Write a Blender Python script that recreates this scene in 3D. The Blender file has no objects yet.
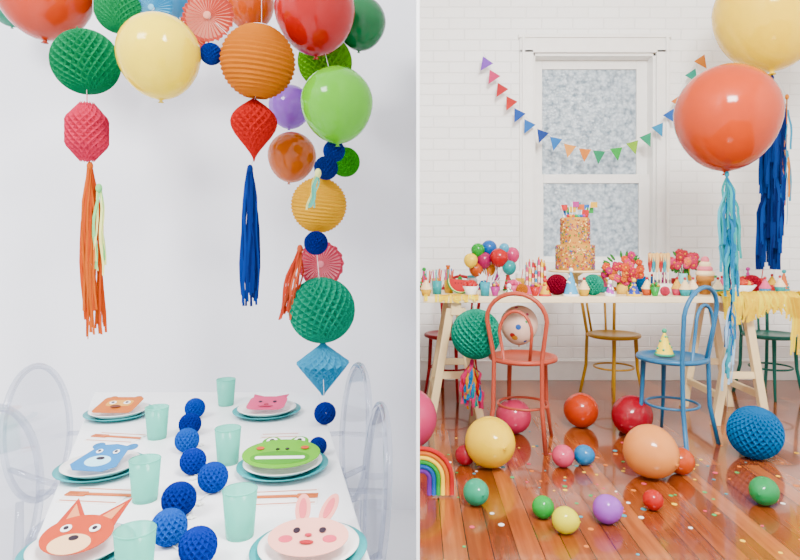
import bpy, math, random, colorsys
from mathutils import Vector, Matrix, Euler
random.seed(7)
H=1.045; F=600.0; VX=418.0; VY=245.0
def P(px,py,d): return Vector(((px-VX)/F*d, d, H-(py-VY)/F*d))
def lin(c):
    c=c/255.0
    return c/12.92 if c<=0.04045 else ((c+0.055)/1.055)**2.4
def boost(rgb):
    r,g,b_=[lin(x) for x in rgb]
    h,s,v=colorsys.rgb_to_hsv(r,g,b_)
    kk=.46
    if .095<h<.20: kk=.10
    elif .05<h<=.095: kk=.34
    k=1-kk*s
    if s>.12: s=min(1,s**.36)
    return list(colorsys.hsv_to_rgb(h,min(.998,s),v*k))
_m={}
def M(rgb,rough=.5,kind='p'):
    key=(tuple(rgb),rough,kind)
    if key in _m: return _m[key]
    m=bpy.data.materials.new(kind+"_mat"); m.use_nodes=True; _m[key]=m
    nt=m.node_tree; N=nt.nodes; L=nt.links; b=N['Principled BSDF']; out=N['Material Output']
    col=boost(rgb)
    tc=N.new('ShaderNodeTexCoord'); no=N.new('ShaderNodeTexNoise'); no.inputs['Scale'].default_value=14
    L.new(tc.outputs['Object'],no.inputs['Vector'])
    hs=N.new('ShaderNodeMix'); hs.data_type='RGBA'
    hs.inputs[6].default_value=[c*.93 for c in col]+[1]; hs.inputs[7].default_value=[min(1,c*1.05) for c in col]+[1]
    L.new(no.outputs['Fac'],hs.inputs[0])
    L.new(hs.outputs[2],b.inputs['Base Color'])
    b.inputs['Roughness'].default_value=rough; b.inputs['Specular IOR Level'].default_value=.3
    if kind=='balloon':
        b.inputs['Roughness'].default_value=.12; b.inputs['Specular IOR Level'].default_value=.4
        tr=N.new('ShaderNodeBsdfTranslucent'); L.new(hs.outputs[2],tr.inputs['Color'])
        mx=N.new('ShaderNodeMixShader'); mx.inputs[0].default_value=.18
        L.new(b.outputs[0],mx.inputs[1]); L.new(tr.outputs[0],mx.inputs[2]); L.new(mx.outputs[0],out.inputs[0])
    if kind=='tissue':
        b.inputs['Specular IOR Level'].default_value=.06
        tr=N.new('ShaderNodeBsdfTranslucent'); L.new(hs.outputs[2],tr.inputs['Color'])
        mx=N.new('ShaderNodeMixShader'); mx.inputs[0].default_value=.3
        L.new(b.outputs[0],mx.inputs[1]); L.new(tr.outputs[0],mx.inputs[2]); L.new(mx.outputs[0],out.inputs[0])
    if kind=='cup':
        tr=N.new('ShaderNodeBsdfTransparent'); tr.inputs[0].default_value=[min(1,c*.8+.35) for c in col]+[1]
        mx=N.new('ShaderNodeMixShader'); mx.inputs[0].default_value=.5
        L.new(b.outputs[0],mx.inputs[1]); L.new(tr.outputs[0],mx.inputs[2]); L.new(mx.outputs[0],out.inputs[0])
    return m
def acrylic():
    m=bpy.data.materials.new('clear_acrylic'); m.use_nodes=True; nt=m.node_tree; N=nt.nodes; L=nt.links
    N.remove(N['Principled BSDF']); out=N['Material Output']
    t=N.new('ShaderNodeBsdfTransparent'); t.inputs[0].default_value=(.88,.89,.92,1)
    g=N.new('ShaderNodeBsdfGlossy'); g.inputs['Roughness'].default_value=.05; g.inputs['Color'].default_value=(.7,.73,.8,1)
    lw=N.new('ShaderNodeLayerWeight'); lw.inputs[0].default_value=.22
    mx=N.new('ShaderNodeMixShader'); L.new(lw.outputs['Facing'],mx.inputs[0]); L.new(t.outputs[0],mx.inputs[1]); L.new(g.outputs[0],mx.inputs[2]); L.new(mx.outputs[0],out.inputs[0])
    return m
class MB:
    def __init__(s): s.v=[];s.f=[];s.mi=[];s.sm=[];s.m=[]
    def add(s,vs,fs,m,smooth=True,T=None):
        if m not in s.m: s.m.append(m)
        i=s.m.index(m); o=len(s.v)
        for v in vs:
            v=Vector(v); s.v.append(T@v if T is not None else v)
        for f in fs: s.f.append([a+o for a in f]); s.mi.append(i); s.sm.append(smooth)
        return s
    def lathe(s,prof,m,n=32,T=None,smooth=True,mod=None):
        vs=[];fs=[]
        for j,(r,z) in enumerate(prof):
            for i in range(n):
                a=2*math.pi*i/n; rr=max(r,1e-4)
                if mod: rr*=mod(i,j)
                vs.append((rr*math.cos(a),rr*math.sin(a),z))
        for j in range(len(prof)-1):
            for i in range(n):
                k=(i+1)%n; fs.append((j*n+i,j*n+k,(j+1)*n+k,(j+1)*n+i))
        return s.add(vs,fs,m,smooth,T)
    def ell(s,c,r,m,n=20,k=12,T=None):
        if not hasattr(r,'__len__'): r=(r,r,r)
        A=Matrix.Translation(Vector(c))@Matrix.Diagonal((r[0],r[1],r[2],1))
        if T is not None: A=T@A
        return s.lathe([(math.sin(math.pi*j/k),-math.cos(math.pi*j/k)) for j in range(k+1)],m,n,A)
    def tube(s,pts,r,m,n=8,closed=False,smooth=True):
        pts=[Vector(p) for p in pts]; N_=len(pts); vs=[];fs=[]
        rs=r if hasattr(r,'__len__') else [r]*N_
        up=None
        for i,p in enumerate(pts):
            if closed: t=pts[(i+1)%N_]-pts[i-1]
            else: t=pts[min(i+1,N_-1)]-pts[max(i-1,0)]
            t.normalize()
            if up is None:
                up=Vector((0,0,1)) if abs(t.z)<.9 else Vector((0,1,0))
            a=(up-t*up.dot(t)).normalized(); b=t.cross(a); up=a
            for k in range(n):
                q=2*math.pi*k/n; vs.append(p+(a*math.cos(q)+b*math.sin(q))*rs[i])
        for i in range(N_ if closed else N_-1):
            j=(i+1)%N_
            for k in range(n):
                l=(k+1)%n; fs.append((i*n+k,i*n+l,j*n+l,j*n+k))
        if not closed: fs.append(tuple(range(n))); fs.append(tuple((N_-1)*n+k for k in range(n)))
        return s.add(vs,fs,m,smooth)
    def box(s,lo,hi,m,T=None):
        x0,y0,z0=lo;x1,y1,z1=hi
        vs=[(x0,y0,z0),(x1,y0,z0),(x1,y1,z0),(x0,y1,z0),(x0,y0,z1),(x1,y0,z1),(x1,y1,z1),(x0,y1,z1)]
        fs=[(0,3,2,1),(4,5,6,7),(0,1,5,4),(1,2,6,5),(2,3,7,6),(3,0,4,7)]
        return s.add(vs,fs,m,False,T)
    def prism(s,poly,z0,z1,m,T=None):
        n=len(poly); vs=[(x,y,z0) for x,y in poly]+[(x,y,z1) for x,y in poly]
        fs=[tuple(range(n))[::-1],tuple(range(n,2*n))]+[(i,(i+1)%n,n+(i+1)%n,n+i) for i in range(n)]
        return s.add(vs,fs,m,False,T)
    def strip(s,pts,w,m,wd=Vector((1,0,0))):
        vs=[];fs=[]
        for i,p in enumerate(pts):
            p=Vector(p); vs+= [p-wd*w/2,p+wd*w/2]
        for i in range(len(pts)-1): fs.append((2*i,2*i+1,2*i+3,2*i+2))
        return s.add(vs,fs,m,True)
    def done(s,name,loc=(0,0,0),rot=(0,0,0),bevel=0,cut=None):
        me=bpy.data.meshes.new(name); me.from_pydata([tuple(v) for v in s.v],[],s.f)
        for m in s.m: me.materials.append(m)
        me.polygons.foreach_set('material_index',s.mi); me.polygons.foreach_set('use_smooth',s.sm); me.update()
        o=bpy.data.objects.new(name,me); bpy.context.scene.collection.objects.link(o)
        o.location=loc; o.rotation_euler=rot
        if cut is not None:
            import bmesh
            bm=bmesh.new(); bm.from_mesh(me)
            bmesh.ops.bisect_plane(bm,geom=bm.verts[:]+bm.edges[:]+bm.faces[:],plane_co=(cut-loc[0],0,0),plane_no=(-1,0,0),clear_outer=True)
            bm.to_mesh(me); bm.free()
        if bevel:
            b=o.modifiers.new('bevel','BEVEL'); b.width=bevel; b.segments=2; b.limit_method='ANGLE'
        return o
RX=lambda a:Matrix.Rotation(a,4,'X'); RY=lambda a:Matrix.Rotation(a,4,'Y'); RZ=lambda a:Matrix.Rotation(a,4,'Z'); TR=lambda x,y,z:Matrix.Translation((x,y,z))
WHITE=M((238,238,240),.6)
def nodes(name):
    m=bpy.data.materials.new(name); m.use_nodes=True; nt=m.node_tree
    return m,nt.nodes,nt.links,nt.nodes['Principled BSDF']
def brickwall():
    m,N,L,b=nodes('painted_brick'); tc=N.new('ShaderNodeTexCoord'); mp=N.new('ShaderNodeMapping'); mp.inputs['Rotation'].default_value=(math.radians(90),0,0)
    L.new(tc.outputs['Object'],mp.inputs[0]); br=N.new('ShaderNodeTexBrick'); L.new(mp.outputs[0],br.inputs['Vector'])
    br.inputs['Color1'].default_value=(.90,.89,.865,1); br.inputs['Color2'].default_value=(.87,.86,.835,1); br.inputs['Mortar'].default_value=(.80,.79,.765,1)
    br.inputs['Scale'].default_value=1; br.inputs['Brick Width'].default_value=.24; br.inputs['Row Height'].default_value=.085; br.inputs['Mortar Size'].default_value=.006; br.inputs['Mortar Smooth'].default_value=.8
    L.new(br.outputs['Color'],b.inputs['Base Color']); b.inputs['Roughness'].default_value=.55
    no=N.new('ShaderNodeTexNoise'); no.inputs['Scale'].default_value=11; no.inputs['Detail'].default_value=4; L.new(tc.outputs['Object'],no.inputs['Vector'])
    ma=N.new('ShaderNodeMath'); ma.operation='MULTIPLY_ADD'; L.new(no.outputs['Fac'],ma.inputs[0]); ma.inputs[1].default_value=1.3
    inv=N.new('ShaderNodeMath'); inv.operation='MULTIPLY'; inv.inputs[1].default_value=-1; L.new(br.outputs['Fac'],inv.inputs[0]); L.new(inv.outputs[0],ma.inputs[2])
    bu=N.new('ShaderNodeBump'); bu.inputs['Strength'].default_value=.5; bu.inputs['Distance'].default_value=.007; L.new(ma.outputs[0],bu.inputs['Height']); L.new(bu.outputs[0],b.inputs['Normal'])
    return m
def plaster(c):
    m,N,L,b=nodes('plaster'); tc=N.new('ShaderNodeTexCoord'); no=N.new('ShaderNodeTexNoise'); no.inputs['Scale'].default_value=60; L.new(tc.outputs['Object'],no.inputs['Vector'])
    b.inputs['Base Color'].default_value=(*c,1); b.inputs['Roughness'].default_value=.8
    bu=N.new('ShaderNodeBump'); bu.inputs['Strength'].default_value=.15; bu.inputs['Distance'].default_value=.003; L.new(no.outputs['Fac'],bu.inputs['Height']); L.new(bu.outputs[0],b.inputs['Normal'])
    return m
def boards():
    m,N,L,b=nodes('timber_boards'); tc=N.new('ShaderNodeTexCoord'); mp=N.new('ShaderNodeMapping'); mp.inputs['Rotation'].default_value=(0,0,math.radians(90))
    L.new(tc.outputs['Object'],mp.inputs[0]); br=N.new('ShaderNodeTexBrick'); L.new(mp.outputs[0],br.inputs['Vector'])
    br.inputs['Color1'].default_value=(.0,.0,.0,1); br.inputs['Color2'].default_value=(1,1,1,1); br.inputs['Mortar'].default_value=(0,0,0,1)
    br.inputs['Scale'].default_value=1; br.inputs['Brick Width'].default_value=1.9; br.inputs['Row Height'].default_value=.085; br.inputs['Mortar Size'].default_value=.002; br.inputs['Bias'].default_value=0
    mp2=N.new('ShaderNodeMapping'); mp2.inputs['Scale'].default_value=(30,1.6,1); L.new(tc.outputs['Object'],mp2.inputs[0])
    no=N.new('ShaderNodeTexNoise'); no.inputs['Scale'].default_value=1.5; no.inputs['Detail'].default_value=6; L.new(mp2.outputs[0],no.inputs['Vector'])
    mi=N.new('ShaderNodeMix'); mi.data_type='RGBA'; mi.inputs[0].default_value=.6; L.new(br.outputs['Color'],mi.inputs[6]); L.new(no.outputs['Fac'],mi.inputs[7])
    cr=N.new('ShaderNodeValToRGB'); e=cr.color_ramp.elements
    e[0].position=.12; e[0].color=(lin(72),lin(28),lin(10),1); e[1].position=.85; e[1].color=(lin(175),lin(98),lin(45),1)
    q=e.new(.5); q.color=(lin(126),lin(56),lin(20),1)
    L.new(mi.outputs[2],cr.inputs[0])
    mm=N.new('ShaderNodeMix'); mm.data_type='RGBA'; L.new(br.outputs['Fac'],mm.inputs[0]); L.new(cr.outputs[0],mm.inputs[6]); mm.inputs[7].default_value=(.02,.008,.005,1)
    L.new(mm.outputs[2],b.inputs['Base Color']); b.inputs['Roughness'].default_value=.16; b.inputs['Coat Weight'].default_value=.45; b.inputs['Coat Roughness'].default_value=.04
    bu=N.new('ShaderNodeBump'); bu.inputs['Strength'].default_value=.06; bu.inputs['Distance'].default_value=.002; L.new(no.outputs['Fac'],bu.inputs['Height']); L.new(bu.outputs[0],b.inputs['Normal'])
    return m
def frosted():
    m,N,L,b=nodes('pebbled_glass'); tc=N.new('ShaderNodeTexCoord'); vo=N.new('ShaderNodeTexVoronoi'); vo.inputs['Scale'].default_value=42; L.new(tc.outputs['Object'],vo.inputs['Vector'])
    no=N.new('ShaderNodeTexNoise'); no.inputs['Scale'].default_value=22; no.inputs['Detail'].default_value=3; L.new(tc.outputs['Object'],no.inputs['Vector'])
    ad=N.new('ShaderNodeMath'); ad.operation='MULTIPLY_ADD'; ad.inputs[1].default_value=.35; L.new(vo.outputs['Distance'],ad.inputs[0]); L.new(no.outputs['Fac'],ad.inputs[2])
    cr=N.new('ShaderNodeValToRGB'); cr.color_ramp.elements[0].position=.5; cr.color_ramp.elements[0].color=(.80,.85,.88,1); cr.color_ramp.elements[1].position=.95; cr.color_ramp.elements[1].color=(.33,.41,.47,1)
    L.new(ad.outputs[0],cr.inputs[0]); L.new(cr.outputs[0],b.inputs['Base Color']); b.inputs['Roughness'].default_value=.15
    bu=N.new('ShaderNodeBump'); bu.inputs['Strength'].default_value=.5; bu.inputs['Distance'].default_value=.01; L.new(vo.outputs['Distance'],bu.inputs['Height']); L.new(bu.outputs[0],b.inputs['Normal'])
    t=N.new('ShaderNodeBsdfTranslucent'); L.new(cr.outputs[0],t.inputs[0]); mx=N.new('ShaderNodeMixShader'); mx.inputs[0].default_value=.6
    L.new(b.outputs[0],mx.inputs[1]); L.new(t.outputs[0],mx.inputs[2]); L.new(mx.outputs[0],N['Material Output'].inputs[0])
    return m
def speckle(base,scale,thr,name):
    m,N,L,b=nodes(name); tc=N.new('ShaderNodeTexCoord'); vo=N.new('ShaderNodeTexVoronoi'); vo.inputs['Scale'].default_value=scale; L.new(tc.outputs['Object'],vo.inputs['Vector'])
    lt=N.new('ShaderNodeMath'); lt.operation='LESS_THAN'; lt.inputs[1].default_value=thr; L.new(vo.outputs['Distance'],lt.inputs[0])
    hs=N.new('ShaderNodeSeparateColor'); L.new(vo.outputs['Color'],hs.inputs[0])
    cr=N.new('ShaderNodeValToRGB'); cr.color_ramp.interpolation='CONSTANT'; e=cr.color_ramp.elements
    cols=[(215,40,40),(240,160,30),(40,160,70),(40,110,210),(225,70,130),(250,215,120)]
    e[0].color=boost(cols[0])+[1]; e[1].position=.22; e[1].color=boost(cols[1])+[1]
    for i in range(2,6): q=e.new(.22+.13*(i-1)); q.color=boost(cols[i])+[1]
    L.new(hs.outputs[0],cr.inputs[0]); mx=N.new('ShaderNodeMix'); mx.data_type='RGBA'; L.new(lt.outputs[0],mx.inputs[0]); mx.inputs[6].default_value=boost(base)+[1]; L.new(cr.outputs[0],mx.inputs[7]); L.new(mx.outputs[2],b.inputs['Base Color'])
    return m
# ---------------- shell
BW=4.65; LW=3.05; ZC=3.3; LF=-.30
bm_=brickwall(); 
wx0,wx1,wz0,wz1=.86,1.87,.86,2.56
b=MB()
b.box((.003,BW,0),(wx0,BW+.2,ZC),bm_); b.box((wx1,BW,0),(3.3,BW+.2,ZC),bm_); b.box((wx0,BW,0),(wx1,BW+.2,wz0),bm_); b.box((wx0,BW,wz1),(wx1,BW+.2,ZC),bm_)
b.done('wall_back')
pl=plaster((.86,.86,.90))
MB().box((-2.7,LW,LF),(-.003,LW+.1,ZC),pl).done('wall_rear')
MB().box((-.003,1.1,LF),(.003,BW,ZC),plaster((.86,.86,.87))).done('wall_partition')
MB().box((-2.8,-.9,LF),(-2.7,LW+.1,ZC),pl).done('wall_left')
MB().box((3.3,-.9,-.1),(3.4,BW+.2,ZC),plaster((.84,.83,.81))).done('wall_right')
MB().box((.003,-.9,-.1),(3.3,BW,0),boards()).done('floor')
MB().box((-2.7,-.9,LF-.1),(-.003,LW,LF),plaster((.86,.86,.89))).done('floor_lower')
MB().box((-2.8,-.9,ZC),(3.4,BW+.2,ZC+.1),plaster((.88,.88,.88))).done('ceiling')
tw=M((240,238,233),.35)
MB().box((.003,BW-.02,0),(3.3,BW,.14),tw).box((.003,BW-.028,.14),(3.3,BW,.155),tw).done('baseboard_back',bevel=.003)
b=MB()
ox0,ox1,oz1=.785,1.94,2.65
b.box((ox0,BW-.03,.80),(wx0+.03,BW,oz1-.1),tw); b.box((wx1-.03,BW-.03,.80),(ox1,BW,oz1-.1),tw); b.box((ox0,BW-.03,oz1-.12),(ox1,BW,oz1),tw)
b.box((ox0-.01,BW-.045,oz1-.01),(ox1+.01,BW,oz1+.02),tw); b.box((ox0-.03,BW-.08,.78),(ox1+.03,BW,.83),tw)
b.box((ox0+.015,BW-.055,.83),(ox0+.035,BW-.03,oz1),tw); b.box((ox1-.035,BW-.055,.83),(ox1-.015,BW-.03,oz1),tw)
b.box((wx0,BW,wz0),(wx0+.05,BW+.14,wz1),tw); b.box((wx1-.05,BW,wz0),(wx1,BW+.14,wz1),tw); b.box((wx0,BW,wz1-.05),(wx1,BW+.14,wz1),tw); b.box((wx0,BW,wz0),(wx1,BW+.14,wz0+.05),tw)
gx0,gx1=.985,1.735
for (z0,z1,y) in ((1.555,2.51,.13),(.91,1.60,.08)):
    b.box((wx0+.05,BW+y-.02,z0),(gx0,BW+y+.02,z1),tw); b.box((gx1,BW+y-.02,z0),(wx1-.05,BW+y+.02,z1),tw)
    b.box((gx0,BW+y-.02,z0),(gx1,BW+y+.02,z0+.045),tw); b.box((gx0,BW+y-.02,z1-.07),(gx1,BW+y+.02,z1),tw)
gl=frosted()
b.box((gx0,BW+.128,1.59),(gx1,BW+.134,2.45),gl); b.box((gx0,BW+.078,.95),(gx1,BW+.084,1.54),gl)
b.done('window_1',bevel=.003)
# ---------------- builders
def balloon_geo(b,R,m,T=None,n=32):
    pr=[]
    for j in range(19):
        a=math.pi*j/18*.965
        z=math.cos(a); r=math.sin(a)
        if z<0: z*=1.12; r*=1-.07*(-z/1.12)
        pr.append((r*R,z*R))
    zt=pr[-1][1]; pr+= [(R*.045,zt-R*.02),(R*.035,zt-R*.04),(R*.075,zt-R*.085),(R*.03,zt-R*.08)]
    return b.lathe(pr,m,n,T)
def balloon(px,py,r,d,col,tilt=0,az=0,name='balloon'):
    R=r/F*d; b=MB(); balloon_geo(b,R,M(col,.3,'balloon'))
    return b.done(name,P(px,py,d),(tilt,0,az))
def fballoon(px,py,r,col,az=None,cut=None):
    s=(py-VY+r)/H; d=F/s; R=r/s; b=MB(); az=random.uniform(0,6.28) if az is None else az
    T=RZ(az)@RX(random.uniform(1.3,1.75)); balloon_geo(b,R,M(col,.3,'balloon'),T)
    return b.done('balloon',((px-VX)/s,d,R),(0,0,0),cut=cut)
def honey(b,rad,zf,m,n=26,rows=24,depth=.16,T=None):
    vs=[];fs=[]
    def pt(i2,j,k=1):
        t=j/rows; a=math.pi*i2/n; r=max(rad(t),1e-4)*k; return (r*math.cos(a),r*math.sin(a),zf(t))
    idx={}
    def V(i2,j):
        i2%=2*n
        if (i2,j) not in idx: idx[(i2,j)]=len(vs); vs.append(pt(i2,j))
        return idx[(i2,j)]
    for j in range(1,rows):
        for i in range(n):
            c=2*i+((j+1)%2)
            c2=len(vs); vs.append(pt(c,j,1-depth))
            q=[V(c-1,j),V(c,j-1),V(c+1,j),V(c,j+1)]
            for k in range(4): fs.append((q[k],q[(k+1)%4],c2))
    for j in (0,rows):
        jj=j+(1 if j==0 else -1); c2=len(vs); vs.append((0,0,zf(j/rows)))
        for i in range(n): fs.append((V(2*i+(jj%2),jj),V(2*i+2+(jj%2),jj),c2))
    return b.add(vs,fs,m,False,T)
def hsph(b,R,m,n=26,rows=22,depth=.14,T=None):
    return honey(b,lambda t:R*math.sin(math.pi*t),lambda t:-R*math.cos(math.pi*t),m,n,rows,depth,T)
def hball(px,py,r,d,col,name='honeycomb_ball',n=24,rows=22,depth=.17):
    R=r/F*d; b=MB(); m=M(col,.8,'tissue'); hsph(b,R,m,n,rows,depth)
    b.tube([(0,0,R*.96),(0,0,R*1.12)],R*.02,m,5)
    return b.done(name,P(px,py,d),(random.uniform(-.3,.3),random.uniform(-.3,.3),random.random()))
def resting(px,py,r,zt,col,name='honeycomb_pompom'):
    s=(py+r-VY)/(H-zt); d=F/s; R=r/s; b=MB(); hsph(b,R,M(col,.8,'tissue'),16,14,.2)
    return b.done(name,((px-VX)/s,d,zt+R*.99))
def lantern(px,py,r,d,col):
    R=r/F*d; b=MB(); m=M(col,.7,'tissue'); k=48; pr=[]
    for j in range(4,k-3):
        a=math.pi*j/k; q=R*(1 if j%2 else .955); pr.append((q*math.sin(a),-q*math.cos(a)))
    b.lathe(pr,m,40,None,False); b.tube([(R*.24*math.cos(t*.35),R*.24*math.sin(t*.35),R*.96) for t in range(18)],R*.015,M((220,220,220)),5,True)
    b.tube([(-R*.24,0,R*.96),(0,0,R*.9),(R*.24,0,R*.96)],R*.012,M((220,220,220)),5)
    return b.done('paper_lantern',P(px,py,d),(.1,.1,0))
def rosette(px,py,r,d,c1,c2,tiltx=0,az=0):
    R=r/F*d; n=64; b=MB(); m1=M(c1,.7,'tissue'); m2=M(c2,.7,'tissue')
    for rr0,rr1,mm in ((.12,.9,(m1,m2)),(.9,1,(m1,m1))):
        for par in (0,1):
            vs=[];fs=[]
            for i in range(n):
                a=2*math.pi*i/n; o=(-.08 if i%2 else .08)*R
                q=1+(.05 if (i%4)<2 and rr1==1 else 0)
                vs+=[(rr0*R*math.cos(a),o*rr0,rr0*R*math.sin(a)),(rr1*q*R*math.cos(a),o*rr1,rr1*q*R*math.sin(a))]
            for i in range(par,n,2):
                k=(i+1)%n; fs.append((2*i,2*i+1,2*k+1,2*k))
            b.add(vs,fs,mm[par],False)
    b.ell((0,-.01,0),(R*.16,R*.06,R*.16),m2)
    return b.done('paper_rosette',P(px,py,d),(tiltx,0,az))
def tassel_geo(b,L,w,cols,n=26,cascade=0,sw=.008,lean=0):
    ms=[M(c,.6,'tissue') for c in cols]
    b.ell((0,0,-.012),(.012,.012,.018),ms[0],10,6)
    if cascade: b.tube([(0,0,0),(lean*.5,0,-L*.5),(lean,0,-L*.85)],.004,ms[0],5)
    for i in range(n):
        t0=random.uniform(0,cascade)*L; l=(L-t0)*random.uniform(.8,1) if not cascade else min(L-t0,L*random.uniform(.25,.42))
        a=random.uniform(0,6.28); ex=math.cos(a)*w*random.uniform(.3,1)/2; ey=math.sin(a)*w/2*.6; ph=random.uniform(0,6.28)
        pts=[(ex*min(1,k/3+.1)+.004*math.sin(ph+k*1.1)+lean*(t0+k/8*l)/L,ey*min(1,k/3+.1)+.004*math.cos(ph+k*.9),-t0-.01-l*k/8) for k in range(9)]
        q=random.uniform(-.8,.8); b.strip(pts,sw,random.choice(ms),Vector((math.cos(q),math.sin(q),0)))
def tassel(px,py,py2,w,d,cols,px2=None,n=26,cascade=0,sw=.009):
    b=MB(); L=(py2-py)/F*d; lean=0 if px2 is None else (px2-px)/F*d
    tassel_geo(b,L,w/F*d,cols,n,cascade,sw,lean)
    return b.done('paper_tassel',P(px,py,d))
def shape_h(name,px,py,w,h,d,col,kind):
    W=w/F*d/2; Hh=h/F*d/2; b=MB(); m=M(col,.8,'tissue')
    def rad(t):
        if kind=='hex': return W*(.3+.7*min(1,min(t,1-t)/.28))
        if kind=='tear': return W*max(.03,math.sin(math.pi*t**1.45))
        return W*max(.05,min(t/.62,(1-t)/.38))
    honey(b,rad,lambda t:-Hh+2*Hh*t,m,18,16,.18); b.tube([(0,0,Hh),(0,0,Hh+.03)],.002,m,5)
    return b.done(name,P(px,py,d))
GR=(25,170,130);DG=(10,140,70);PU=(180,140,225);NV=(25,60,170);LB=(90,185,235)
balloon(45,-12,46,2.45,(242,75,30))
balloon(12,2,22,2.75,GR)
hball(86,62,32,2.35,(15,170,105))
balloon(159,54,40,2.15,(254,222,30),.1)
hball(119,10,23,2.5,(40,185,110))
rosette(152,8,20,2.5,LB,(190,225,240))
rosette(208,16,25,2.35,(245,140,130),(252,215,205))
rosette(190,34,18,2.6,(240,110,90),(250,170,150))
balloon(178,-10,24,2.75,(90,170,220))
balloon(250,4,24,2.6,(250,100,15))
balloon(315,10,40,2.3,(225,25,25),.1)
balloon(361,22,25,2.6,DG,.2,.5)
lantern(258,62,37,2.2,(255,145,20))
hball(211,54,11,2.2,NV,n=16,rows=14,depth=.2)
hball(325,62,27,2.6,(125,210,35))
balloon(290,106,21,2.65,PU,-.2)
balloon(337,103,36,2.2,(120,232,35),.1)
balloon(292,156,24,2.5,(252,120,15),.3,.6)
for x,y,r,d,c in ((334,151,11,2.3,NV),(326,168,12,2.25,(25,50,140)),(345,162,15,2.5,(70,190,50)),(316,243,12,2.25,(20,45,150))): hball(x,y,r,d,c,n=16,rows=14,depth=.2)
lantern(319,205,28,2.35,(255,190,25))
rosette(321,264,22,2.35,(245,130,145),(252,205,210))
hball(322,310,33,2.35,(35,195,150))
shape_h('honeycomb_diamond',323,369,54,54,2.35,(100,205,250),'dia')
shape_h('honeycomb_lantern',87,132,40,60,2.3,(254,90,120),'hex')
shape_h('honeycomb_teardrop',254,130,46,64,2.25,(246,60,58),'tear')
tassel(90,163,336,22,2.3,[(252,125,50),(250,100,40)],95,34)
tassel(99,185,275,10,2.28,[(190,225,190),(240,240,200)],100,8)
tassel(250,166,304,20,2.25,[(35,60,150),(25,45,120),(40,75,175)],250,34)
tassel(300,246,318,18,2.3,[(250,130,100),(245,105,85)],286,20)
tassel(318,170,210,8,2.15,[(235,235,200),(150,215,200)],310,7)
cm=M((235,235,235),.5); b=MB()
for x,y,d in ((45,-30,2.45),(86,40,2.35),(208,0,2.35),(258,35,2.2),(315,-10,2.3),(361,0,2.6)):
    q=P(x,y,d); q.y+=.05; b.tube([q,(q.x,q.y,ZC)],.0008,cm,4)
b.tube([P(x,y,d) for x,y,d in ((20,0,2.6),(86,62,2.35),(150,30,2.4),(208,16,2.37),(258,62,2.25),(315,10,2.35),(337,103,2.25),(330,151,2.3),(319,205,2.35),(316,243,2.3),(322,310,2.35),(323,369,2.35),(324,396,2.2),(326,413,1.98))],.0012,cm,4)
for a,c in (((86,62,2.35),(87,104,2.3)),((87,160,2.3),(90,166,2.3)),((256,95,2.2),(254,102,2.25)),((254,158,2.25),(250,168,2.25))): b.tube([P(*a),P(*c)],.0012,cm,4)
b.done('garland_cord')
# ---------------- left table
LT=.445
def LP(px,py): s=(py-VY)/(H-LT); return Vector(((px-VX)/s,F/s,LT))
b=MB(); poly=[(-.056,1.0),(-.41,2.45),(-1.32,2.45),(-.68,1.0)]
b.prism(poly[::-1],LT-.03,LT,M((246,246,248),.3)); 
for x,y in ((-.14,1.08),(-.50,2.33),(-1.2,2.33),(-.68,1.12)): b.lathe([(.018,LF),(.024,LT-.03)],WHITE,12,TR(x,y,0))
ins=[(-.12,1.06),(-.46,2.38),(-1.25,2.38),(-.68,1.06)]
for i in range(4):
    a=Vector((*ins[i],0)); c=Vector((*ins[(i+1)%4],0)); dr=(c-a); T=TR(a.x,a.y,0)@RZ(math.atan2(dr.y,dr.x)); b.box((0,-.01,LT-.09),(dr.length,.01,LT-.03),WHITE,T)
b.done('dining_table',bevel=.003)
def ghost(x,y,th):
    m=AC; b=MB()
    def ln(z): return -.05*max(0,z-.45)/.5
    for sx in (-1,1):
        b.tube([(sx*.17,-.03,0),(sx*.175,-.01,.22),(sx*.165,0,.45),(sx*.14,ln(.56),.57)],[.009,.011,.014,.011],m)
        b.tube([(sx*.18,.30,0),(sx*.175,.31,.25),(sx*.16,.30,.44)],[.009,.011,.015],m)
        b.tube([(sx*.17,ln(.68),.68),(sx*.21,.06,.67),(sx*.215,.16,.64),(sx*.19,.2,.56),(sx*.18,.2,.46)],[.008,.009,.009,.009,.009],m)
    ring=[(.19*math.sin(t),ln(.74+.21*math.cos(t)),.74+.21*math.cos(t)) for t in [2*math.pi*i/40 for i in range(40)]]
    b.tube(ring,.010,m,8,True)
    cen=[(.0,ln(.74)-.012,.74)]; vs=cen+ring
    fs=[(0,1+i,1+(i+1)%40) for i in range(40)]
    b.add(vs,fs,m,True)
    seat=[(.20*math.copysign(abs(math.cos(t))**.7,math.cos(t)),.155+.165*math.copysign(abs(math.sin(t))**.7,math.sin(t))) for t in [2*math.pi*i/36 for i in range(36)]]
    b.prism(seat,.437,.457,m); b.tube([(x_,y_,.447) for x_,y_ in seat],.011,m,8,True)
    b.done('ghost_chair',(x,y,LF),(0,0,math.radians(th)))
AC=acrylic()
ghost(-1.20,1.95,-86); ghost(-.985,1.44,-86); ghost(-.235,1.95,108); ghost(-.135,1.45,101)
TEAL=M((70,190,195),.35); TEAL2=M((60,185,180),.35); WP=M((246,242,238),.35)
def plate(px,py,r):
    q=LP(px,py); b=MB()
    b.lathe([(0,.002),(r*.7,.002),(r*.78,.006),(r,.016),(r*1.0,.018),(r*.77,.0085),(r*.68,.005),(0,.005)],TEAL,48)
    r2=r*.86
    b.lathe([(0,.007),(r2*.7,.007),(r2*.8,.012),(r2,.024),(r2,.026),(r2*.78,.0145),(r2*.68,.010),(0,.010)],WP,48)
    b.lathe([(r*.70,0),(r*.70,.003)],TEAL2,48)
    b.done('party_plate',q); return q
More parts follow.
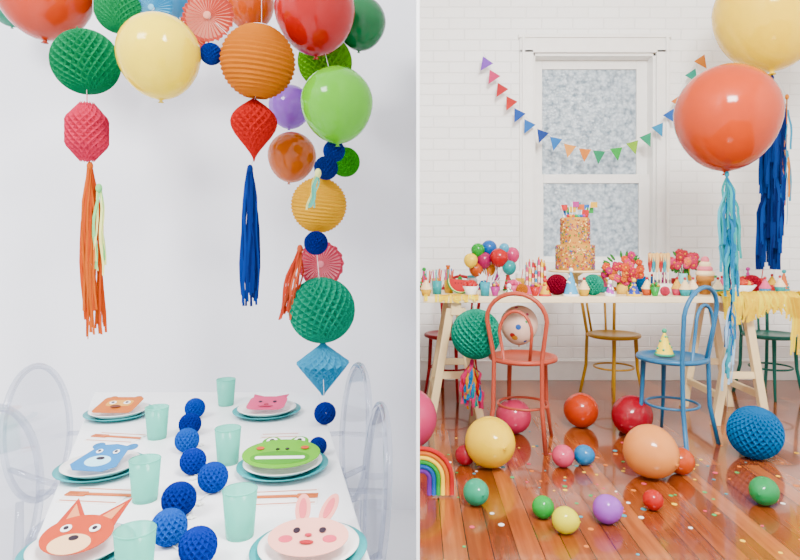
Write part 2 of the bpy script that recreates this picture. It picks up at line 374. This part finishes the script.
def disc(cx,cy,rx,ry,n=24,a=0):
    return [(cx+rx*math.cos(t)*math.cos(a)-ry*math.sin(t)*math.sin(a),cy+rx*math.cos(t)*math.sin(a)+ry*math.sin(t)*math.cos(a)) for t in [2*math.pi*i/n for i in range(n)]]
def card(name,q,S,layers,az=0,tilt=.2,off=(0,0)):
    b=MB(); lay=0
    ymin=min(p[1] for pl_,c in layers for p in pl_)
    for pl_,c in layers:
        b.prism([(x*S,(y-ymin)*S) for x,y in pl_],lay*.0007,lay*.0007+.0014,M(c,.6)); lay+=1
    return b.done(name,(q.x+off[0],q.y+ymin*S*.95+off[1],q.z+.027),(tilt,0,az))
BK=(35,30,35); WH=(245,243,240)
def rrect(x0,y0,x1,y1,r):
    pts=[]
    for cx,cy,a0 in ((x1-r,y1-r,0),(x0+r,y1-r,90),(x0+r,y0+r,180),(x1-r,y0+r,270)):
        for k in range(6): a=math.radians(a0+k*18); pts.append((cx+r*math.cos(a),cy+r*math.sin(a)))
    return pts
q=plate(119,416,.112)
card('lion_paper_mask',q,.088,[(disc(-.5,.55,.16,.16),(215,110,45)),(disc(.5,.55,.16,.16),(215,110,45)),(rrect(-.78,-.75,.78,.6,.2),(240,125,35)),(rrect(-.5,-.2,.5,.3,.15),(248,180,90)),(disc(-.28,.08,.13,.13),WH),(disc(.28,.08,.13,.13),WH),(disc(-.28,.08,.06,.06),BK),(disc(.28,.08,.06,.06),BK),(disc(0,-.3,.2,.12),(120,60,40))])
q=plate(101,472,.111)
card('bear_paper_mask',q,.080,[(disc(-.6,.6,.2,.2),(60,140,205)),(disc(.6,.6,.2,.2),(60,140,205)),([(-.55,.6),(-.8,-.6),(-.5,-.9),(.5,-.9),(.8,-.6),(.55,.6),(0,.72)],(50,150,225)),(disc(0,-.35,.42,.32),(225,240,245)),(disc(0,-.2,.14,.09),BK),(disc(-.3,.2,.1,.12),WH),(disc(.3,.2,.1,.12),WH),(disc(-.3,.2,.05,.06),BK),(disc(.3,.2,.05,.06),BK)],az=-.12)
q=plate(267,414,.118)
card('cat_paper_mask',q,.085,[([(-.65,.2),(-.75,.85),(-.2,.6)],(235,100,140)),([(.65,.2),(.75,.85),(.2,.6)],(235,100,140)),(rrect(-.78,-.6,.78,.6,.3),(245,120,155)),(disc(-.3,.1,.08,.08),BK),(disc(.3,.1,.08,.08),BK),(disc(0,-.15,.1,.06),(200,60,90)),([(-.3,-.3),(.3,-.3),(.2,-.4),(-.2,-.4)],(200,70,100))])
q=plate(283,470,.12)
card('crocodile_paper_mask',q,.108,[(disc(-.35,.55,.24,.26),(95,200,40)),(disc(.35,.55,.24,.26),(95,200,40)),(disc(-.35,.6,.14,.15),WH),(disc(.35,.6,.14,.15),WH),(disc(-.35,.6,.06,.07),BK),(disc(.35,.6,.06,.07),BK),(disc(0,-.05,.95,.66,32),(120,215,40)),(disc(0,-.25,.72,.3),(90,180,45)),(rrect(-.6,-.32,.6,-.2,.05),WH),(disc(-.12,.12,.05,.04),BK),(disc(.12,.12,.05,.04),BK),(disc(-.55,.15,.1,.07),(235,110,80)),(disc(.55,.15,.1,.07),(235,110,80))],az=.05)
q=plate(78,556,.102)
card('fox_paper_mask',q,.078,[([(-.75,.2),(-.72,1.35),(-.1,.55)],(225,70,40)),([(.75,.2),(.72,1.35),(.1,.55)],(225,70,40)),([(-.58,.5),(-.64,1.1),(-.28,.6)],(250,180,150)),([(.58,.5),(.64,1.1),(.28,.6)],(250,180,150)),(disc(0,-.05,.85,.7,32),(232,82,42)),(disc(0,-.4,.5,.35),(250,225,205)),(disc(0,-.2,.12,.09),BK),(disc(-.36,.12,.13,.13),WH),(disc(.36,.12,.13,.13),WH),(disc(-.36,.12,.06,.06),BK),(disc(.36,.12,.06,.06),BK)],tilt=.25)
q=plate(309,556,.112)
card('bunny_paper_mask',q,.084,[(disc(-.32,.95,.19,.6,24,.15),(250,205,200)),(disc(.32,.95,.19,.6,24,-.15),(250,205,200)),(disc(-.32,.95,.09,.4,24,.15),(246,160,165)),(disc(.32,.95,.09,.4,24,-.15),(246,160,165)),(disc(0,-.1,.92,.66,32),(250,218,212)),(disc(-.5,-.2,.16,.12),(245,130,145)),(disc(.5,-.2,.16,.12),(245,130,145)),(disc(-.3,.08,.08,.09),BK),(disc(.3,.08,.08,.09),BK),(disc(0,-.1,.08,.05),(220,70,90)),(disc(0,-.35,.16,.06),(200,50,60))],tilt=.2)
cupm=M((185,240,228),.2,'cup')
for px,py in ((157,438),(226,405),(228,463),(145,500),(240,536),(135,584)):
    r=.0275; MB().lathe([(0,.0),(r,.0),(r*1.05,.01),(r*1.28,.096),(r*1.24,.096),(r*1.0,.012),(0,.008)],cupm,32).lathe([(r*1.25,.094),(r*1.31,.096),(r*1.25,.098)],cupm,32).done('tumbler',LP(px,py))
BL=[(25,80,205),(20,50,165),(35,105,225),(20,60,190)]
poms=[(195,408,10),(190,424,11),(187,440,12),(193,461,13),(213,477,15),(179,499,17),(169,527,18),(198,546,19)]
for i,(x,y,r) in enumerate(poms): resting(x,y,r,LT,BL[i%4])
resting(318,446,9,LT,BL[1]); resting(325,413,11,LT,BL[1])
b=MB(); cp=[]
for x,y,r in poms: s=(y+r-VY)/.6; cp.append(Vector(((x-VX)/s,F/s,LT+.004)))
b.tube(cp,.0015,cm,5)
for i in range(26):
    t=random.random()*(len(cp)-1); k=int(t); p=cp[k].lerp(cp[k+1],t-k); p=p+Vector((random.uniform(-.03,.05),random.uniform(-.02,.02),.0))
    for a in range(5): b.ell((p.x+.006*math.cos(a*1.257),p.y+.006*math.sin(a*1.257),LT+.004),(.005,.005,.003),M((240,240,235),.7),6,4)
b.done('blossom_string')
ork=M((240,140,95),.5)
def fork(px,py,a):
    b=MB(); T=RZ(a); b.prism(rrect(-.005,-.085,.005,.03,.003),.003,.006,ork,T); b.prism(rrect(-.011,.03,.011,.05,.004),.003,.006,ork,T)
    for x in (-.009,-.003,.003,.009): b.box((x-.0015,.048,.003),(x+.0015,.08,.006),ork,T)
    b.done('fork',LP(px,py))
def napkin(px,py,a,w=.16,h=.09):
    b=MB(); T=RZ(a); b.prism(rrect(-w/2,-h/2,w/2,h/2,.004),.0,.002,M((244,238,235),.8),T)
    for y in (-h/2+.01,h/2-.01): b.box((-w/2+.005,y-.002,.002),(w/2-.005,y+.002,.0026),ork,T)
    b.done('paper_napkin',LP(px,py))
napkin(116,438,-.15); fork(116,438,1.4); napkin(97,496,-.1,.15); fork(99,496,1.5); napkin(284,498,.1); fork(284,498,-1.5); napkin(280,436,.1,.12,.05)
# ---------------- right furniture
def bentwood(x,y,th,col,top=.82,sz=.455,R=.18):
    m=M(col,.35); b=MB()
    b.lathe([(0,sz-.025),(R*.9,sz-.025),(R,sz-.018),(R*1.02,sz-.008),(R*.99,sz+.002),(R*.86,sz+.003),(R*.8,sz-.004),(0,sz-.004)],m,40)
    b.tube([(R*.74*math.cos(t),R*.74*math.sin(t),.20) for t in [2*math.pi*i/32 for i in range(32)]],.007,m,8,True)
    for a in (48,132):
        a=math.radians(a); b.tube([(R*.8*math.cos(a),R*.8*math.sin(a),sz-.02),(R*.86*math.cos(a),R*.86*math.sin(a),.2),(R*1.05*math.cos(a),R*1.05*math.sin(a),0)],[.014,.011,.009],m)
    w=R*.84; pts=[(-w*1.0,-R*.95,0),(-w*.84,-R*.76,.2),(-w*.82,-R*.72,sz)]
    for k in range(13):
        t=math.pi*k/12; pts.append((-w*math.cos(t)*1.02,-R*.72-.05*(.55+.45*math.sin(t)),top-.14+.14*math.sin(t)))
    pts+= [(w*.82,-R*.72,sz),(w*.84,-R*.76,.2),(w*1.0,-R*.95,0)]
    b.tube(pts,.0115,m,10)
    wi=w*.55; pts=[(-wi*.8,-R*.83,sz)]
    for k in range(11):
        t=math.pi*k/10; pts.append((-wi*math.cos(t),-R*.78-.038,top-.2+.11*math.sin(t)))
    pts.append((wi*.8,-R*.83,sz)); b.tube(pts,.0085,m,8)
    return b.done('bentwood_chair',(x,y,0),(0,0,math.radians(th)))
bentwood(.56,3.20,-22,(196,104,90),top=.80)
bentwood(1.355,3.20,36,(70,128,172),top=.83)
bentwood(1.36,4.17,205,(195,145,40),sz=.43)
bentwood(2.45,4.17,200,(35,135,118),sz=.43)
bentwood(.225,4.17,150,(195,30,40),sz=.43)
TZ=.75; TY0,TY1=3.42,3.95
wd=M((228,218,202),.5); tt=M((236,230,220),.4)
b=MB(); b.box((.03,TY0,TZ-.035),(3.1,TY1,TZ),tt)
for x in (.22,1.87,2.9):
    b.box((x-.03,TY0+.03,TZ-.11),(x+.03,TY1-.03,TZ-.035),wd)
    for y in (TY0+.06,TY1-.06):
        for sx in (-1,1):
            b.prism([(x+sx*.01,TZ-.07),(x+sx*.055,TZ-.07),(x+sx*.17,0),(x+sx*.125,0)],-.02,.02,wd,TR(0,y,0)@RX(math.pi/2))
        b.box((x-.1,y-.012,.27),(x+.1,y+.012,.31),wd)
    for sx in (-1,1): b.box((x+sx*.125-.012,TY0+.06,.15),(x+sx*.125+.012,TY1-.06,.19),wd)
b.done('trestle_table',bevel=.003)
b=MB(); bp=[(483,52),(495,76),(512,101),(531,122),(555,139),(580,149),(600,152),(622,147),(645,135),(662,120),(675,100),(690,72),(700,54)]
b.tube([P(x,y,4.55) for x,y in bp],.003,cm,5)
fl=[(488,60,(150,110,200)),(495,73,(235,80,130)),(503,86,(215,45,55)),(512,99,(225,50,45)),(520,111,(35,90,190)),(530,122,(40,120,210)),(543,131,(30,70,160)),(556,138,(40,130,215)),(570,145,(245,175,110)),(585,149,(250,150,70)),(599,151,(25,160,105)),(616,148,(60,190,80)),(632,142,(150,205,50)),(645,135,(30,175,125)),(657,125,(40,160,215)),(668,112,(50,110,200)),(676,98,(250,140,50)),(690,72,(50,180,155)),(699,58,(250,150,50))]
for i,(x,y,c) in enumerate(fl):
    q=P(x,y,4.55); w=.048; h=.10; j=max(k for k in range(len(bp)-1) if bp[k][0]<=x); sl=(bp[j+1][1]-bp[j][1])/(bp[j+1][0]-bp[j][0]); a=-math.atan(sl)*.55
    T=TR(q.x,q.y-.004,q.z)@RY(-a)
    b.add([(-w,0,0),(w,0,0),(0,-.004,-h),(-w,.002,0),(w,.002,0),(0,-.002,-h)],[(0,1,2),(5,4,3),(0,2,5,3),(1,4,5,2),(0,3,4,1)],M(c,.7),False,T)
b.done('bunting_garland')
balloon(727,115,50,3.25,(248,82,0),.05,name='balloon')
balloon(770,12,53,3.75,(254,212,0),-.05)
tassel(727,172,300,20,3.25,[(80,195,225),(130,215,235),(40,145,200),(90,190,190)],732,60,.7,.014)
tassel(732,290,395,12,3.25,[(60,140,210),(220,230,240),(90,200,220)],728,22,.6,.012)
tassel(772,76,268,26,3.75,[(25,60,140),(35,80,170),(20,40,110)],770,110,.75,.02)
tassel(787,95,225,10,3.75,[(240,150,60),(90,180,220)],785,12,.6,.012)
b=MB(); 
for a,c in (((727,160,3.25),(726,178,3.25)),((770,60,3.75),(772,82,3.75)),((770,60,3.75),(787,97,3.75)),((732,280,3.25),(732,292,3.25)),((728,390,3.25),(727,412,3.28))): b.tube([P(*a),P(*c)],.002,cm,4)
b.done('balloon_string')
hball(476,334,25,3.28,(45,190,155),n=26,rows=22)
b=MB(); tassel_geo(b,.36,.12,[(240,80,130),(40,140,215),(50,190,170),(240,170,50),(215,40,50)],60,.35,.016); b.done('paper_tassel',P(472,360,3.28))
b=MB(); b.tube([P(476,310,3.28),(P(476,310,3.28).x,3.41,TZ-.01)],.0015,cm,4); b.done('hanging_string')
b=MB(); balloon_geo(b,.115,speckle((235,225,220),17,.33,'confetti_balloon')); b.done('confetti_balloon',(.62,3.68,.56))
F_=[(490,442,25,(252,208,15)),(514,416,17,(250,95,130)),(581,410,17,(245,70,12)),(632,415,20,(195,10,45)),(650,451,26,(252,172,115)),(681,461,13,(245,90,12)),(563,456,11,(252,130,155)),(584,455,10,(50,155,225)),(476,492,13,(45,200,150)),(543,507,11,(40,205,75)),(565,520,13,(230,222,10)),(607,509,14,(190,135,220)),(653,500,10,(230,30,25)),(764,491,14,(30,180,95)),(465,455,10,(200,25,55)),(725,392,6,(240,110,60)),(625,424,6,(200,40,70))]
for x,y,r,c in F_: fballoon(x,y,r,c)
fballoon(406,418,31,(248,110,150),az=0,cut=.006)
s=(458-VY)/H; hb=MB(); R=.127
hsph(hb,R,M((15,130,205),.8,'tissue'),26,22,.18,RX(.25)); hb.done('honeycomb_ball',((755-VX)/s,F/s,R*.99))
b=MB()
for i,c in enumerate([(215,35,35),(245,125,30),(248,205,40),(50,170,70),(30,100,190),(120,60,160)]):
    r=.125-i*.0185; pts=[(r,0,0.009),(r,0,.06)]+[(r*math.cos(t),0,.075+r*math.sin(t)) for t in [math.pi*k/18 for k in range(19)]]+[(-r,0,.06),(-r,0,.009)]
    b.tube(pts,.0098,M(c,.8),8)
b.done('rainbow_ornament',(.015,2.49,0),cut=.006)
b=MB(); cc=[(80,180,200),(240,110,130),(245,205,80),(240,240,235),(90,190,120),(250,150,80)]
for i in range(170):
    x=random.uniform(.15,2.0); y=random.gauss(2.7,.35); 
    if y<1.8 or y>3.4: continue
    r=random.uniform(.005,.012); b.prism(disc(x,y,r,r,8),.0005,.0015,M(random.choice(cc),.6))
b.done('floor_confetti')
# ---------------- things on right table
def X(px,d): return (px-VX)/F*d
def tp(px,d): return (X(px,d),d,TZ)
def hat(px,d,h,r,c1,c2,z=TZ,xyz=None):
    b=MB(); m1=M(c1,.5); m2=M(c2,.6); b.lathe([(r,0),(r*.98,.001),(.002,h)],m1,28)
    b.ell((0,0,h),(.013,.013,.013),m2,10,8)
    for i in range(14):
        t=random.uniform(.1,.8); a=random.uniform(0,6.28); rr=r*(1-t); b.ell((rr*math.cos(a),rr*math.sin(a),h*t),.007,m2,6,4)
    b.lathe([(r*1.0,0),(r*1.08,.004),(r*.97,.012)],m2,28)
    b.done('party_hat',xyz or tp(px,d))
fc=[(225,50,50),(50,120,210),(60,180,80),(245,190,50),(200,80,155),(40,180,190),(240,120,50)]
ck=M((222,160,85),.7); b=MB(); st=M((240,225,200),.3)
b.lathe([(0,0),(.08,0),(.08,.006),(.03,.02),(.02,.05),(.02,.10),(.05,.125),(.16,.13),(.165,.138),(.16,.142),(0,.142)],st,40)
b.done('cake_stand',tp(575,3.68))
b=MB(); b.lathe([(0,0),(.112,0),(.116,.008),(.116,.145),(.108,.155),(.088,.156),(.088,.158),(.088,.31),(.082,.32),(0,.32)],ck,48)
for rr,z0,z1,nn in ((.117,.008,.148,620),(.089,.165,.312,460)):
    for i in range(nn):
        a=random.uniform(0,6.28); z=random.uniform(z0,z1); T=TR(rr*math.cos(a),rr*math.sin(a),z)@RZ(a)@RX(random.uniform(0,3.14))
        b.box((-.0012,-.0055,-.0024),(.0018,.0055,.0024),M(random.choice([(215,40,40),(240,120,30),(60,160,70),(40,110,200),(225,70,130),(250,235,200),(150,80,50)]),.5),T)
for i in range(11):
    x=-.07+i*.014; y=random.uniform(-.03,.03); h=random.uniform(.045,.10); b.tube([(x,y,.315),(x+(x*.3),y,.32+h)],.002,cm,5)
    X0=x*1.3; b.box((X0,y-.001,.32+h-.034),(X0+.042,y+.001,.32+h),M(fc[i%7],.6))
for i in range(8): b.ell((-.055+i*.016,-.05,.328),.011,M(fc[(i*3)%7],.5),8,6)
b.done('birthday_cake',(X(575,3.68),3.68,TZ+.142))
def flower(b,p,r,c):
    m=M(c,.7); 
    for k in range(7):
        a=k*.898; b.ell((p[0]+r*.55*math.cos(a),p[1]-r*.2,p[2]+r*.55*math.sin(a)),(r*.5,r*.35,r*.5),m,7,5)
    b.ell((p[0],p[1]-r*.45,p[2]),r*.26,M((250,170,50),.7),7,5)
def bouquet(px,d,zc,R,cols,n,vase,vh,vr,nm='flower_bouquet'):
    b=MB(); vm=M(vase,.25); b.lathe([(0,0),(vr*.8,0),(vr,vh*.4),(vr*.7,vh*.85),(vr*.8,vh),(vr*.74,vh),(vr*.6,vh*.85),(0,vh*.8)],vm,24)
    for i in range(n):
        a=random.uniform(0,6.28); q=random.random()**.5; p=(R*q*math.cos(a),-R*.5*math.sqrt(1-q*q)+random.uniform(-.01,.01),zc+R*.75*q*math.sin(a))
        b.tube([(0,0,vh*.8),(p[0]*.8,p[1]*.6,p[2])],.002,M((60,130,60),.6),4); flower(b,p,random.uniform(.016,.028),random.choice(cols))
    for i in range(26):
        a=random.uniform(0,6.28); T=TR(R*.92*math.cos(a),random.uniform(-.03,0),zc+R*.72*math.sin(a))@RY(-a)
        b.ell((0,0,0),(.024,.005,.008),M((50,130,45),.6),8,5,T)
    b.done(nm,tp(px,d))
bouquet(622,3.62,.155,.115,[(225,20,70),(240,85,30),(215,25,115),(250,125,50),(190,15,45),(245,60,120)],42,(240,200,110),.09,.035)
bouquet(683,3.70,.19,.085,[(230,70,120),(215,40,85),(245,140,120),(190,30,50)],26,(190,220,222),.12,.035)
b=MB(); bb=[(470,260,7,(245,205,40)),(478,250,7,(60,180,70)),(490,248,8,(40,120,210)),(498,257,9,(225,30,40)),(484,260,8,(200,30,105)),(513,255,8,(245,100,145)),(508,267,7,(40,180,180)),(476,269,7,(240,100,30)),(490,269,7,(245,150,40)),(503,248,5,(120,190,220))]
d0=3.66; x0=X(490,d0)
b.lathe([(0,0),(.035,0),(.042,.05),(.036,.05),(.03,.006),(0,.006)],M((235,235,235),.3),20)
for i,(x,y,r,c) in enumerate(bb):
    q=P(x,y,d0); q=Vector((q.x-x0,(i%3-1)*.05,q.z-TZ)); b.tube([(0,0,.01),q],.002,cm,4); balloon_geo(b,r/F*d0,M(c,.3,'balloon'),TR(*q),16)
b.done('balloon_bouquet',(x0,d0,TZ))
def stickcup(px,d,cols,cup,h=.08,r=.03,n=7,sl=.1,thick=.004,name='pencil_cup'):
    b=MB(); b.lathe([(0,0),(r*.85,0),(r,h),(r*.93,h),(r*.8,.006),(0,.006)],M(cup,.4),24)
    for i in range(n):
        a=6.28*i/n; c=M(cols[i%len(cols)],.5); b.tube([(r*.4*math.cos(a),r*.4*math.sin(a),.01),(r*.9*math.cos(a),r*.9*math.sin(a),h+sl*random.uniform(.5,.8))],thick,c,6)
    b.done(name,tp(px,d))
stickcup(437,3.6,fc,(60,175,180)); stickcup(449,3.70,fc,(245,190,50)); stickcup(427,3.70,fc,(235,235,235),.06)
def candles(px,d):
    b=MB()
    for i in range(14):
        x=(i%7-3)*.018; y=(i//7)*.02; h=random.uniform(.14,.22); c=M([(245,100,140),(245,200,50),(225,40,65),(90,170,220)][i%4],.4)
        for k in range(6): b.lathe([(.0075,h*k/6),(.0075,h*(k+1)/6)],c if k%2 else M((250,240,235),.4),8,TR(x,y,0))
        b.ell((x,y,h+.008),(.004,.004,.01),M((250,170,60),.4),6,5)
    b.box((-.065,-.012,0),(.065,.032,.05),M((245,130,165),.5)); b.done('striped_candles',tp(px,d))
candles(536,3.62)
def tabball(px,d,R,c,name='honeycomb_pompom'):
    b=MB(); hsph(b,R,M(c,.8,'tissue'),18,14,.2); x,y,z=tp(px,d); b.done(name,(x,y,z+R*.99))
tabball(557,3.55,.062,(160,15,50)); tabball(593,3.53,.062,(40,190,155)); tabball(522,3.5,.035,(240,140,40)); tabball(643,3.76,.05,(40,140,210)); tabball(752,3.74,.055,(200,30,60)); tabball(665,3.48,.028,(245,120,140))
hat(571,3.47,.15,.045,(120,195,240),(245,245,245)); hat(545,3.48,.09,.035,(250,195,40),(240,80,70)); hat(610,3.48,.08,.03,(200,100,200),(245,245,245)); hat(634,3.48,.09,.04,(70,90,200),(245,200,60)); hat(509,3.46,.06,.028,(40,170,105),(245,245,245))
hat(0,0,.13,.05,(246,212,15),(90,190,150),xyz=(1.31,3.19,.459))
def bowl(px,d,r,c,fill,n=16,fr=.016,name='sweets_bowl'):
    b=MB(); b.lathe([(0,0),(r*.5,0),(r*.55,.008),(r,.055),(r*.95,.055),(r*.5,.014),(0,.012)],M(c,.35),28)
    for i in range(n):
        a=random.uniform(0,6.28); q=random.random()**.5*r*.7; b.ell((q*math.cos(a),q*math.sin(a),.05+.03*(1-q/r)),fr,M(random.choice(fill),.4),8,6)
    b.done(name,tp(px,d))
bowl(471,3.52,.05,(240,235,230),[(215,25,35),(230,40,40)],18,name='strawberry_bowl'); bowl(742,3.62,.08,(240,240,240),[(220,30,35),(240,80,50),(245,190,60)],30); bowl(513,3.62,.05,(245,130,160),[(245,110,150),(250,200,210)],18)
def melon(px,d,a):
    b=MB(); r=.085; arc=lambda r_:[(r_*math.cos(t),r_*math.sin(t)) for t in [math.pi*(1+k/14) for k in range(15)]]
    T=TR(0,0,r)@RY(a)@RX(math.pi/2)
    b.prism(arc(r),-.012,.012,M((40,150,60),.5),T); b.prism(arc(r*.92),-.0125,.0125,M((225,240,200),.5),T); b.prism(arc(r*.86),-.013,.013,M((225,35,45),.5),T)
    for k in range(5): b.ell((-.035+k*.018,-.013,r-.02),(.003,.002,.005),M(BK,.5),6,4)
    b.done('watermelon_slice',tp(px,d))
melon(461,3.64,.1); melon(732,3.79,-.2)
def cupcake(px,d,c,w):
    b=MB(); b.lathe([(0,0),(.022,0),(.032,.038),(.03,.04),(0,.04)],M(w,.6),24,None,True,lambda i,j:1-.06*(i%2))
    for k in range(5): b.lathe([(.032-.006*k,.038+.011*k),(.034-.006*k,.044+.011*k),(.026-.006*k,.051+.011*k)],M(c,.5),20)
    b.ell((0,0,.1),.009,M((220,40,60),.3),10,8); b.done('cupcake',tp(px,d))
for px,d,c,w in ((718,3.50,(240,235,225),(60,170,170)),(722,3.66,(245,140,170),(240,190,60)),(603,3.72,(245,140,170),(60,170,170)),(647,3.52,(250,240,225),(240,110,60)),(677,3.52,(245,190,90),(230,90,120)),(693,3.5,(250,240,230),(80,160,210)),(765,3.55,(245,140,170),(80,160,210)),(780,3.7,(250,240,230),(60,170,170))): cupcake(px,d,c,w)
b=MB(); cone=M((200,140,80),.7)
b.lathe([(0,0),(.03,0),(.034,.075),(.05,.082),(.05,.11),(.04,.112),(0,.11)],cone,28)
for k in range(4): b.ell((0,0,.125+.026*k),(.054-.010*k,.054-.010*k,.026),M([(250,240,225),(248,180,188)][k%2],.5),20,10)
b.done('ice_cream_cone',tp(705,3.58))
b=MB(); b.box((-.07,-.03,0),(.07,.03,.06),M((245,240,235),.5))
for i in range(6):
    x=-.055+i*.022; c=[(200,50,50),(40,165,180),(230,200,170)][i%3]
    b.tube([(x,0,.05),(x,0,.14)],.003,M((245,240,230),.5),5); b.tube([(x,0,.13),(x,0,.175),(x,0,.235),(x,0,.25)],[.006,.0125,.0115,.004],M(c,.4),10)
    b.tube([(x,0,.19),(x,0,.245)],.0122,M((240,205,160),.4),8)
b.done('cake_pop_stand',tp(659,3.64))
def pcup(px,d,c):
    r=.024; MB().lathe([(0,0),(r,0),(r*1.25,.08),(r*1.2,.08),(r*.95,.006),(0,.006)],M(c,.5),24).tube([(0,0,.01),(.02,0,.14)],.003,M((235,80,80),.5),6).done('paper_cup',tp(px,d))
pcup(485,3.48,(60,180,200))
def bottle(px,d,c):
    MB().lathe([(0,0),(.024,0),(.026,.01),(.026,.08),(.012,.11),(.011,.15),(.014,.152),(.014,.165),(0,.165)],M(c,.2),20).lathe([(.0265,.025),(.0265,.065)],M((245,240,235),.6),20).done('juice_bottle',tp(px,d))
def jar(px,d,c):
    b=MB(); b.lathe([(0,0),(.034,0),(.036,.07),(.028,.08),(.028,.085),(0,.085)],M((225,235,238),.15,'cup'),24)
    for i in range(26):
        a=random.uniform(0,6.28); q=random.random()**.5*.024; b.ell((q*math.cos(a),q*math.sin(a),random.uniform(.012,.065)),.009,M(random.choice(c),.4),6,5)
    b.lathe([(.03,.085),(.03,.098),(0,.1)],M(c[0],.4),20); b.done('sweets_jar',tp(px,d))
k=0
for px in range(424,792,12):
    d=3.885; kind=['hat','cup','bottle','cake','jar','ball','bottle','hat','cup','cake'][k%10]; c=fc[(k*3)%7]; c2=fc[(k*5+2)%7]; k+=1
    if 553<px<597 and kind!='ball': continue
    if kind=='hat': hat(px,d,random.uniform(.10,.14),.033,c,c2)
    elif kind=='cup': pcup(px,d,c)
    elif kind=='bottle': bottle(px,d,c)
    elif kind=='cake': cupcake(px,d,c,c2)
    elif kind=='jar': jar(px,d,[c,c2,(250,235,210)])
    else: tabball(px,d,.034,c)
for px,c in ((426,3),(495,4),(535,0),(584,3),(655,2),(685,5)):
    d=3.475; (cupcake(px,d,(250,235,215),fc[c]) if c%2 else bowl(px,d,.03,fc[c],fc,12,.010))
for px,d in ((455,3.49),):
    MB().lathe([(0,.001),(.03,.001),(.045,.008),(.045,.010),(.03,.004),(0,.004)],M((240,200,80),.4),28).done('paper_plate',tp(px,d))
b=MB(); ym=[M((254,218,25),.6,'tissue'),M((248,206,10),.6,'tissue'),M((254,232,70),.6,'tissue')]
xa,xb=X(722,3.42),X(815,3.42)
for i in range(230):
    x=random.uniform(xa,xb); t=(x-xa)/(xb-xa); l=random.uniform(.07,.13)+.03*math.sin(t*9)
    y0=TY0+random.uniform(.0,.03); o=random.uniform(.003,.018); pts=[(x,y0+.05,TZ+.008+o*.5),(x,y0,TZ+.014+o),(x+random.uniform(-.005,.005),TY0-.012-o,TZ+.002),(x+random.uniform(-.01,.01),TY0-.014-o,TZ-l*.5),(x+random.uniform(-.02,.02),TY0-.012-o,TZ-l)]
    b.strip(pts,random.uniform(.008,.014),random.choice(ym))
b.tube([(xa+(xb-xa)*k/20,TY0+.05,TZ+.012+.004*math.sin(k)) for k in range(21)],.012,ym[0],8)
for i in range(40):
    x=random.uniform(xb-.18,xb-.05); b.strip([(x,TY0-.03,TZ),(x+.02,TY0-.035,TZ-.12),(x+.01,TY0-.03,TZ-random.uniform(.2,.34))],.012,random.choice(ym))
b.done('fringe_garland')
b=MB()
for i in range(44):
    x=X(random.uniform(420,478),3.42); l=random.uniform(.01,.035); b.strip([(x,TY0+.04,TZ+.006),(x,TY0+.01,TZ+.012),(x,TY0-.006,TZ+.004),(x,TY0-.008,TZ-l)],.014,random.choice(ym))
b.done('fringe_garland')
def area(name,loc,tgt,size,e,col=(1,1,1)):
    l=bpy.data.lights.new(name,'AREA'); l.energy=e; l.size=size; l.color=col; o=bpy.data.objects.new(name,l); bpy.context.scene.collection.objects.link(o)
    o.location=loc; o.rotation_euler=(Vector(tgt)-Vector(loc)).to_track_quat('-Z','Y').to_euler()
area('softbox_light_a',(.8,.3,3.1),(1.9,4,1.2),1.0,410,(1,.985,.955))
area('softbox_light_b',(-1.9,.0,3.1),(-1.0,3,.8),1.0,175,(.98,.985,1))
w=bpy.data.worlds.new('World'); bpy.context.scene.world=w; w.use_nodes=True
w.node_tree.nodes['Background'].inputs[0].default_value=(.96,.98,1,1); w.node_tree.nodes['Background'].inputs[1].default_value=2.15
cam=bpy.data.cameras.new('Camera'); co=bpy.data.objects.new('Camera',cam); bpy.context.scene.collection.objects.link(co)
co.location=(0,0,H); co.rotation_euler=(math.pi/2,0,0); cam.sensor_width=36; cam.lens=36*F/800; cam.shift_x=-18/800; cam.shift_y=-35/800; cam.clip_start=.02
bpy.context.scene.camera=co
